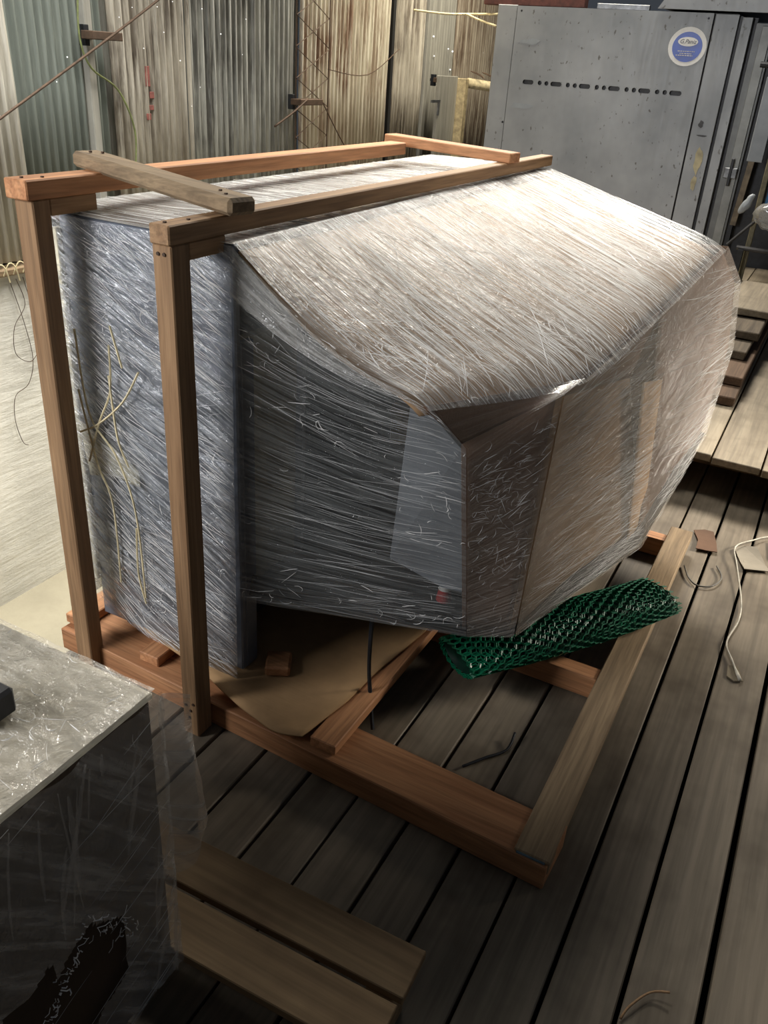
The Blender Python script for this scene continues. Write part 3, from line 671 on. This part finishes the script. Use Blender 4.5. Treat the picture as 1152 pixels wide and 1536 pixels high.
creases(K_soft, *BXS, (1, 0, 0), 80, 20, 0.25, 0.08, 0.08, 0.3, (0.0002, 0.0006), off=0.012, dens=lambda u, v: 1.0 if u > 0.72 or v < 0.3 else 0.25, parent=bx)
# ragged bright edge of the tear
bm = bmesh.new()
for k in range(90):
    t_ = random.random(); y_ = 0.40 + 0.22 * t_; z_ = 0.50 - abs(y_ - 0.53) * 1.1 + random.gauss(0, 0.014)
    p_ = Vector((-0.698, y_, z_)); q_ = Vector((random.uniform(0, 0.006), random.gauss(0, 0.008), random.gauss(0, 0.010)))
    tube(bm, [p_, p_ + q_ * 0.5 + Vector((0.003, 0, 0)), p_ + q_], random.uniform(0.0004, 0.0012), 3, False)
tag(part('film_tear_edge', bm, K_white, bx), 'ragged shiny edge of the torn film', kind='stuff')
LID = ([(-1.6, -0.155, 0.798), (-0.716, -0.155, 0.798)], [(-1.6, 0.724, 0.798), (-0.716, 0.724, 0.798)], [(-1.6, -0.155, 0.798), (-1.6, 0.724, 0.798)], [(-0.716, -0.155, 0.798), (-0.716, 0.724, 0.798)])
creases(K_white, *LID, (0, 0, 1), 260, 380, 0.9, 0.9, 0.01, 0.05, (0.0003, 0.0010), off=0.010, dens=lambda u, v: 1.0 if u > 0.4 else 0.0, parent=bx)
block('dark_bracket', 'small dark block on the pale film covered lid at the left edge', 'block', B(-0.93, -0.842, 0.535, 0.585, 0.806, 0.85, bev=0.005), M_darkgrey, (-0.88, 0.56, 0.806))

# ================================================================== STAINLESS OVEN AT THE BACK
ov = thing('oven_cabinet', 'large stainless steel oven cabinet with vent slots and round blue sticker', 'oven', (-2.2, 9.3, 0.2))
def op(name, bm, mat, parent=ov): return part(name, bm, mat, parent)
op('cabinet_body', B(-3.28, -1.20, 8.33, 10.2, 0.26, 2.155), M_darkgrey)
op('corner_strip', B(-3.288, -3.105, 8.305, 8.33, 0.24, 2.158, bev=0.003), M_stain)
# side panel with real vent slots
bmp = bmesh.new(); xs = [-3.10]; slots = []
x = -2.965; xe = -1.53
seq = []
for k in range(6):
    seq.append((0.105, True)); 
    if k < 5: seq += [(0.038, False), (0.038, False)]
pitch_total = xe - x
cx = -2.915
pos = []
for k in range(6):
    c = -2.915 + k * (1.36 - 0.0) / 5 * 0.985
    pos.append((c, 0.052, 0.020))
    if k < 5: pos += [(c + 0.113, 0.019, 0.019), (c + 0.178, 0.019, 0.019)]
zc = 1.552
cuts = sorted(pos); zlo, zhi = zc - 0.021, zc + 0.021
box(bmp, -3.10, -1.392, 8.30, 8.318, 0.26, zlo); box(bmp, -3.10, -1.392, 8.30, 8.318, zhi, 2.153)
xp = -3.10
for (c, hw, hh) in cuts:
    box(bmp, xp, c - hw, 8.30, 8.318, zlo, zhi); xp = c + hw
box(bmp, xp, -1.392, 8.30, 8.318, zlo, zhi)
sp = op('side_panel', bmp, M_stain)
for (c, hw, hh) in cuts:     # rounded corners of each slot opening, with its dark inner wall
    bm = bmesh.new(); n = 24; inn = []; outr = []; ins = []
    for k in range(n):
        t_ = 2 * math.pi * (k + 0.5) / n; ex = max(0.0, hw - 0.019); sx_ = ex if math.cos(t_) > 0 else -ex
        ix, iz = sx_ + 0.0188 * math.cos(t_), 0.0188 * math.sin(t_)
        m_ = max(abs(math.cos(t_)), abs(math.sin(t_)))
        ox, oz = sx_ + 0.0195 * math.cos(t_) / m_, 0.0215 * math.sin(t_) / m_
        inn.append(bm.verts.new((c + ix, 8.2995, zc + iz))); outr.append(bm.verts.new((c + ox, 8.2995, zc + oz))); ins.append(bm.verts.new((c + ix, 8.3205, zc + iz)))
    for k in range(n):
        q = (k + 1) % n
        bm.faces.new((outr[k], outr[q], inn[q], inn[k])); bm.faces.new((inn[k], inn[q], ins[q], ins[k]))
    part('vent_slot', bm, M_stain, sp)
op('corner_post', B(-1.378, -1.192, 8.302, 8.335, 0.26, 2.15, bev=0.003), M_stain)
op('gasket', B(-1.195, -1.165, 8.33, 8.40, 0.26, 2.14), M_black)
op('front_strip', B(-1.165, -1.085, 8.31, 8.36, 0.26, 2.135, bev=0.003), M_stain)
op('gasket', B(-1.085, -1.05, 8.36, 8.42, 0.26, 2.135), M_black)
dr = op('oven_door', B(-1.055, -0.905, 8.33, 8.40, 0.28, 2.10, bev=0.004), plain('door_grey', (104, 106, 106), 0.45, 0.4, 5, 0.15))
part('door_edge', B(-1.000, -0.925, 8.318, 8.332, 0.30, 2.08, bev=0.003), plain('door_light', (128, 130, 128), 0.45, 0.4, 5, 0.15), dr)
part('latch', B(-1.03, -0.925, 8.29, 8.318, 0.93, 1.015, bev=0.005), M_steel, dr)
part('latch_pin', B(-0.99, -0.965, 8.285, 8.30, 0.87, 1.09, bev=0.004), M_black, dr)
op('door_side', B(-0.905, -0.86, 8.36, 8.46, 0.28, 2.08), M_black)
op('trim_strip', beam(bmesh.new(), (-0.86, 8.35, 0.55), (-0.80, 8.35, 1.75), 0.03, 0.05, up=(1, 0, 0)), plain('trim_brown', (110, 98, 80), 0.6))
bm = bmesh.new()
poly(bm, [(-1.85, 8.26, 2.17), (-0.2, 8.26, 2.165), (-0.2, 8.26, 2.7), (-1.5, 8.26, 2.7)]); solid(bm, 0.03)
op('steam_hood', bm, M_stain)
op('hood_base', B(-1.80, -0.2, 8.28, 9.6, 2.17, 2.22), M_darkgrey)
for (x_, z_) in [(-1.43, 2.115), (-3.06, 2.115), (-3.12, 1.2)]:
    bm = bmesh.new(); bmesh.ops.create_cone(bm, cap_ends=True, segments=10, radius1=0.010, radius2=0.008, depth=0.006, matrix=Matrix.Translation((x_, 8.299, z_)) @ Matrix.Rotation(math.pi / 2, 4, 'X'))
    op('screw', bm, M_black)
for xx in (-3.2, -1.35):
    for yy in (8.4, 10.0): op('foot', B(xx, xx + 0.08, yy, yy + 0.08, 0.2, 0.26), M_black)
# worn label residue
for (x0, x1, z0, z1, m) in [(-1.30, -1.235, 0.93, 1.16, M_beige), (-1.285, -1.24, 0.80, 0.92, M_beige), (-1.33, -1.29, 1.30, 1.36, M_darkgrey), (-1.32, -1.24, 1.235, 1.25, M_darkgrey), (-3.05, -2.85, 1.855, 1.90, M_greysheet), (-3.06, -2.85, 1.33, 1.375, M_greysheet)]:
    bm = bmesh.new(); cx_ = (x0 + x1) / 2; cz = (z0 + z1) / 2
    vs = []
    for k in range(14):
        t_ = 2 * math.pi * k / 14; rr = 1 + 0.25 * random.uniform(-1, 1)
        vs.append(bm.verts.new((cx_ + (x1 - x0) / 2 * math.cos(t_) * rr, 8.2985, cz + (z1 - z0) / 2 * math.sin(t_) * rr)))
    bm.faces.new(vs); solid(bm, 0.002); op('tape_residue', bm, m)
# round sticker
def disc(cx, cz, rx, rz, y, n=40):
    bm = bmesh.new(); bm.faces.new([bm.verts.new((cx + rx * math.cos(2 * math.pi * k / n), y, cz + rz * math.sin(2 * math.pi * k / n))) for k in range(n)])
    solid(bm, 0.002); return bm
SC = (-1.555, 1.905)
M_stw = plain('sticker_white', (232, 232, 230), 0.4, 0, 10, 0.05)
stk = op('sticker', disc(SC[0], SC[1], 0.156, 0.145, 8.2965), M_stw)
part('sticker_blue', disc(SC[0], SC[1] - 0.003, 0.122, 0.112, 8.2945), M_blue, stk)
part('sticker_oval', disc(SC[0], SC[1] + 0.036, 0.082, 0.034, 8.2925), M_stw, stk)
def lettering(s, x, z, size, mat, parent, shear=0.25, y=8.2895):
    cu = bpy.data.curves.new('lettering', 'FONT'); cu.body = s; cu.size = size; cu.shear = shear; cu.align_x = 'CENTER'; cu.align_y = 'CENTER'; cu.extrude = 0.0006
    tmp = bpy.data.objects.new('tmp', cu); COL.objects.link(tmp); bpy.context.view_layer.update()
    me = bpy.data.meshes.new_from_object(tmp.evaluated_get(bpy.context.evaluated_depsgraph_get()))
    bpy.data.objects.remove(tmp)
    me.transform(Matrix.Translation((x, y, z)) @ Matrix.Rotation(math.pi / 2, 4, 'X'))
    bm = bmesh.new(); bm.from_mesh(me); return part('lettering', bm, mat, parent)
lettering('G.Paniz', SC[0], SC[1] + 0.036, 0.044, M_ink, stk)
for k, (hw, dz, dx) in enumerate([(0.07, -0.035, 0.0), (0.05, -0.052, 0.0), (0.07, -0.066, -0.01)]):
    q = -hw
    while q < hw:
        wdt = random.uniform(0.008, 0.02)
        part('print_line', B(SC[0] + dx + q, SC[0] + dx + min(q + wdt, hw), 8.2905, 8.2925, SC[1] + dz - 0.003, SC[1] + dz + 0.003), M_white, stk); q += wdt + 0.005
# things on top of and around the oven
tag(part('red_brown_beam', B(-3.45, -2.50, 8.34, 8.44, 2.156, 2.29, bev=0.005), plain('red_brown_paint', (92, 52, 46), 0.7), None, loc=(-3, 8.4, 2.156)), 'red brown beam lying on top of the steel oven', 'beam')
tag(part('metal_channel', beam(bmesh.new(), (-2.40, 8.40, 2.178), (-1.95, 8.42, 2.178), 0.05, 0.04), M_steel, None, loc=(-2.2, 8.4, 2.156)), 'short grey metal channel on top of the steel oven', 'metal bar')

# wrapped appliance at right edge
M_off2 = plain('olive_leg', (110, 104, 80), 0.6)
ap = thing('wrapped_appliance', 'dark appliance with blue panel and clear film behind the oven door', 'appliance', (-0.42, 7.9, 0.2))
part('frame_leg', B(-0.66, -0.62, 7.75, 7.79, 0.2, 1.62, bev=0.004), M_off2, ap)
part('frame_leg', B(-0.16, -0.12, 7.75, 7.79, 0.2, 1.62, bev=0.004), M_off2, ap)
part('body', B(-0.66, -0.10, 7.80, 8.2, 0.75, 1.62, bev=0.01), M_black, ap)
part('blue_panel', B(-0.60, -0.17, 7.785, 7.80, 0.80, 1.15, bev=0.004), M_bluebox, ap)
part('foot_rail', tube(bmesh.new(), [(-0.72, 7.7, 0.47), (-0.1, 7.66, 0.47)], 0.018, 8), M_darkgrey, ap)
part('brace', tube(bmesh.new(), [(-0.80, 7.7, 0.48), (-0.62, 7.75, 0.70)], 0.012, 8), M_darkgrey, ap)
part('rail_foot', B(-0.70, -0.66, 7.66, 7.74, 0.2, 0.46), M_black, ap)
part('rail_foot', B(-0.16, -0.12, 7.62, 7.70, 0.2, 0.46), M_black, ap)
bm = bmesh.new(); bmesh.ops.create_icosphere(bm, subdivisions=4, radius=1, matrix=Matrix.Translation((-0.42, 7.72, 0.74)) @ Matrix.Diagonal((0.24, 0.10, 0.13, 1)))
for v in bm.verts: v.co += v.normal * 0.02 * noise.noise(v.co * 22)
part('bunched_film', bm, film('film_bunch', 0.1, 0.5, 6, 20, 1.0, 0.8), ap, True)
bm = bmesh.new(); bmesh.ops.create_icosphere(bm, subdivisions=3, radius=1, matrix=Matrix.Translation((-0.735, 7.8, 0.80)) @ Matrix.Rotation(0.5, 4, 'Y') @ Matrix.Diagonal((0.035, 0.03, 0.09, 1)))
for v in bm.verts: v.co += v.normal * 0.012 * noise.noise(v.co * 30)
part('white_rag', bm, M_greysheet, ap, True)
part('back_plate', B(-0.86, 0.1, 8.45, 8.5, 0.2, 2.1), M_black, ap)
part('crossbar', tube(bmesh.new(), [(-0.90, 7.9, 1.80), (-0.1, 7.9, 1.78)], 0.022, 8), M_black, ap)
part('grey_cover', B(-0.84, -0.72, 8.0, 8.06, 1.1, 1.72, bev=0.004), M_greysheet, ap)

# ================================================================== PARTITION POST AND RAIL, ROPES, WALL HARDWARE
pp = thing('partition_post', 'grey panel post with beige edge near the corrugated wall', 'post', (-3.95, 8.95, -1.75))
part('panel', B(-4.03, -3.99, 8.70, 9.15, -1.75, 1.545, bev=0.004), Z_plain, pp)
part('edge_timber', B(-4.03, -3.90, 9.15, 9.24, -1.75, 1.53, bev=0.006), plain('pale_timber', (176, 160, 124), 0.7), pp)
tag(part('pale_rail', tube(bmesh.new(), [(-3.93, 9.27, 1.49), (-3.60, 9.6, 1.45), (-3.35, 9.85, 1.42)], 0.05, 10), plain('pale_rail_wood', (190, 176, 140), 0.7), None, True, loc=(-3.6, 9.6, 1.40)), 'pale wooden rail running from the grey post behind the oven', 'rail')
bm = bmesh.new()
for k in range(4):
    c = Vector((-3.85 + 0.09 * k, 9.33 + 0.09 * k, 1.53)); ra = 0.07 + 0.03 * random.random()
    tube(bm, [c + Vector((math.cos(t) * ra, math.sin(t) * ra * 0.4, abs(math.sin(t * 0.5)) * ra * 0.9)) for t in (i * 0.35 for i in range(18))], 0.004, 4)
tag(part('wire_coil', bm, M_wire, None, loc=(-3.6, 9.6, 1.53)), 'tangled grey wire coil on the pale rail beside the oven', 'wire')
block('latch_plate', 'small grey metal latch on the grey panel post', 'latch', box(B(-3.99, -3.975, 8.52, 8.72, 1.30, 1.325), -3.99, -3.975, 8.68, 8.71, 1.18, 1.30), M_steel, (-3.98, 8.62, 1.2))
block('green_bottle', 'tiny green bottle on the pale rail at the left edge of the oven', 'bottle', tube(bmesh.new(), [(-3.44, 9.76, 1.489), (-3.44, 9.76, 1.56), (-3.44, 9.76, 1.59), (-3.44, 9.76, 1.64)], [0.04, 0.04, 0.016, 0.016], 12), M_green, (-3.44, 9.76, 1.489))
def strand(name, label, cat, pts, rad, mat, group=None):
    o = part(name, tube(bmesh.new(), smooth_path(pts, 5), rad, 6), mat, None, True, loc=pts[0]); return tag(o, label, cat, group)
strand('yellow_rope', 'yellow rope strung level from the wall to the oven top', 'rope', [(-4.2, 8.42, 2.09), (-3.9, 8.5, 2.075), (-3.7, 8.6, 2.085), (-3.29, 8.32, 2.08)], 0.010, M_cream)
strand('yellow_rope', 'short yellow rope sloping down to the oven corner', 'rope', [(-3.72, 8.585, 2.085), (-3.5, 8.42, 2.03), (-3.29, 8.31, 1.985)], 0.010, M_cream)
strand('tie_cable', 'long taut grey cable crossing the corrugated wall diagonally', 'cable', [(-4.0, 2.6, 0.92), (-4.0, 3.302, 1.259), (-4.0, 4.166, 1.681), (-4.0, 4.75, 1.98)], 0.007, M_wire)
strand('tie_rod', 'pale thin rod running down from the second wall bracket', 'rod', [(-4.1, 6.40, 1.33), (-4.1, 6.2, 1.24), (-4.12, 5.961, 1.14)], 0.008, M_wire)
strand('vine', 'thin green vine hanging down beside the first wall bracket', 'vine', [(-4.2, 4.12, 1.9), (-4.2, 4.10, 1.66), (-4.2, 4.17, 1.50), (-4.22, 4.4, 1.38), (-4.22, 4.52, 1.15), (-4.22, 4.50, 0.9)], 0.006, plain('vine_green', (120, 128, 80), 0.8))
strand('thin_wire', 'thin slack wire drooping across the cream sheets', 'wire', [(-4.22, 6.9, 1.55), (-4.22, 7.6, 1.52), (-4.22, 8.2, 1.75)], 0.004, M_wire)
strand('thin_wire', 'thin wire sloping right below the second wall bracket', 'wire', [(-4.16, 6.70, 1.33), (-4.16, 7.0, 1.05), (-4.16, 7.3, 0.8)], 0.005, M_wire)
def bracket(y0, y1, z, label):
    t_ = thing('wall_bracket', label, 'bracket', (-4.15, (y0 + y1) / 2, z))
    part('arm', B(-4.20, -4.10, y0, y1, z - 0.025, z + 0.02, bev=0.004), M_wire, t_)
    part('plate', B(-4.24, -4.19, y0 + 0.02, y0 + 0.06, z - 0.06, z + 0.05, bev=0.003), M_black, t_)
    part('tie', B(-4.26, -4.2, (y0 + y1) / 2 - 0.02, (y0 + y1) / 2 + 0.02, z - 0.015, z + 0.01), M_black, t_)
bracket(4.11, 4.35, 1.675, 'rusty steel bracket where the diagonal cable crosses the wall batten')
bracket(6.30, 6.64, 1.31, 'dark rusty bracket on the wire lattice truss')
bracket(8.98, 9.12, 1.50, 'small dark bracket on the grey sheet near the oven')
tr = thing('lattice_truss', 'tall rusty wire lattice truss standing against the corrugated wall', 'truss', (-4.15, 6.6, -1.75))
for yy in (6.36, 6.86): part('upright', tube(bmesh.new(), [(-4.19, yy, -1.75), (-4.19, yy, 4.0)], 0.005, 6), M_wire, tr)
z = -1.6; k = 0
while z < 3.8:
    a, b = (6.36, 6.86) if k % 2 == 0 else (6.86, 6.36)
    part('lacing', tube(bmesh.new(), [(-4.185, a, z), (-4.185, b, z + 0.22)], 0.0035, 5), M_wire, tr)
    part('lacing', tube(bmesh.new(), [(-4.195, b, z), (-4.195, a, z + 0.22)], 0.0035, 5), M_wire, tr)
    z += 0.22; k += 1
# strings on the white wall
for lab, pts in [('thin grey string hanging longest with a kink on the white wall', [(-4.285, 3.44, 0.36), (-4.285, 3.50, 0.1), (-4.285, 3.53, -0.15), (-4.285, 3.47, -0.30), (-4.285, 3.36, -0.35), (-4.285, 3.33, -0.5), (-4.285, 3.36, -0.66), (-4.285, 3.40, -0.70)]),
                 ('thin wavy string bowing left on the white wall', [(-4.275, 3.48, 0.36), (-4.275, 3.52, 0.2), (-4.275, 3.42, 0.08), (-4.275, 3.40, -0.08), (-4.275, 3.50, -0.16), (-4.275, 3.58, -0.10)]),
                 ('thin straight string beside the crate post on the white wall', [(-4.285, 3.54, 0.36), (-4.285, 3.57, 0.2), (-4.285, 3.60, 0.0)])]:
    strand('string', lab, 'string', pts, 0.0022, M_wire, 'strings hanging on the white wall')
bm = bmesh.new()
for k in range(7):
    y_ = 3.3 + k * 0.07
    tube(bm, smooth_path([(-4.24, y_, 0.40), (-4.22, y_ + 0.03, 0.47), (-4.22, y_ + 0.07, 0.45), (-4.23, y_ + 0.10, 0.36)], 4), 0.004, 5)
tag(part('frayed_rope', bm, M_cream, None, loc=(-4.24, 3.5, 0.43)), 'frayed pale rope loops on the timber sill of the white wall', 'rope')

# ================================================================== BOARD STACK ON PLATFORM
M_off = wood('offcut_wood', (84, 74, 62), (112, 100, 84), 1, 0.8)
M_offb = wood('offcut_brown', (84, 66, 52), (112, 90, 72), 1, 0.8)
MB = [M_offb, M_offb, M_off, M_off, M_platform]
labs = ['brown offcut board lowest of the stack on the raised platform', 'brown chipped offcut board second from the bottom of the platform stack', 'grey offcut board in the middle of the platform stack', 'dark offcut board second from the top of the platform stack', 'pale grey offcut board on top of the platform stack']
z0 = 0.203
for k in range(5):
    x1 = (-0.245, -0.235, -0.27, -0.25, -0.17)[k]; yn = (4.42, 4.62, 4.95, 5.2, 5.55)[k]
    o = block('offcut_board', labs[k], 'board', B(-0.62 + 0.03 * k, x1, yn, 6.3 + 0.03 * k, z0, z0 + 0.045, bev=0.005, rot=random.uniform(-0.01, 0.01), jit=0.004), MB[k], (-0.4, 5.4, z0), 'offcut boards stacked on the platform'); z0 += 0.052

# ================================================================== LITTER ON THE DECK
def scrap(name, label, cat, pts, mat, lift=0.012):
    bm = bmesh.new(); poly(bm, [(p[0], p[1], 0.004 + lift * abs(noise.noise(Vector((p[0] * 9, p[1] * 9, 1))))) for p in pts]); solid(bm, 0.003)
    return tag(part(name, bm, mat, None, loc=(pts[0][0], pts[0][1], 0.004)), label, cat)
scrap('cardboard_scrap', 'brown torn cardboard scrap on the deck past the crate corner', 'scrap', [(-0.20, 3.34), (-0.16, 3.37), (-0.125, 3.37), (-0.10, 3.28), (-0.085, 3.20), (-0.12, 3.19), (-0.165, 3.18), (-0.17, 3.26)], M_card2)
scrap('cardboard_scrap', 'grey cardboard scrap crossed by the white cord', 'scrap', [(-0.029, 3.275), (0.0, 3.32), (0.05, 3.33), (0.10, 3.2), (0.118, 3.16), (0.028, 3.12), (0.005, 3.18)], cardboard('grey_card', (150, 142, 128)))
scrap('cardboard_scrap', 'grey cardboard scrap at the right picture edge', 'scrap', [(0.085, 3.42), (0.14, 3.44), (0.20, 3.3), (0.15, 3.20), (0.11, 3.28)], cardboard('grey_card2', (150, 142, 128)))
scrap('paper_flake', 'small torn flake under the white cord tip', 'scrap', [(0.06, 2.46), (0.09, 2.47), (0.115, 2.40), (0.09, 2.385), (0.065, 2.40)], cardboard('flake', (120, 110, 92)), 0.004)
strand('white_cord', 'thin white electric cord trailing across the deck', 'cord', [(0.22, 3.60, 0.008), (0.08, 3.45, 0.012), (0.031, 3.377, 0.016), (-0.027, 3.262, 0.022), (-0.001, 3.123, 0.014), (0.047, 2.883, 0.008), (0.056, 2.742, 0.008), (0.038, 2.586, 0.008), (0.068, 2.488, 0.010), (0.105, 2.394, 0.010)], [0.003] * 40 + [0.0035] * 3 + [0.006] * 3, plain('cord_grey_white', (196, 190, 174), 0.6))
strand('wire_loop', 'thin dark wire loop on the deck beside the crate board', 'wire', [(-0.18, 3.02, 0.006), (-0.15, 2.94, 0.006), (-0.11, 2.90, 0.006), (-0.06, 2.93, 0.006), (-0.04, 3.01, 0.006), (-0.07, 3.09, 0.006)], 0.003, plain('wire_grey', (92, 88, 80), 0.6))
strand('strap_scrap', 'curved black strap scrap on the deck inside the crate base', 'strap', [(-0.50, 1.60, 0.005), (-0.46, 1.66, 0.006), (-0.42, 1.72, 0.006), (-0.42, 1.78, 0.02)], 0.004, M_black)
strand('wood_shaving', 'curled brown wood shaving on the near deck', 'shaving', [(0.04, 1.14, 0.005), (0.05, 1.17, 0.012), (0.08, 1.22, 0.012), (0.115, 1.235, 0.02)], 0.0025, M_brown[0])
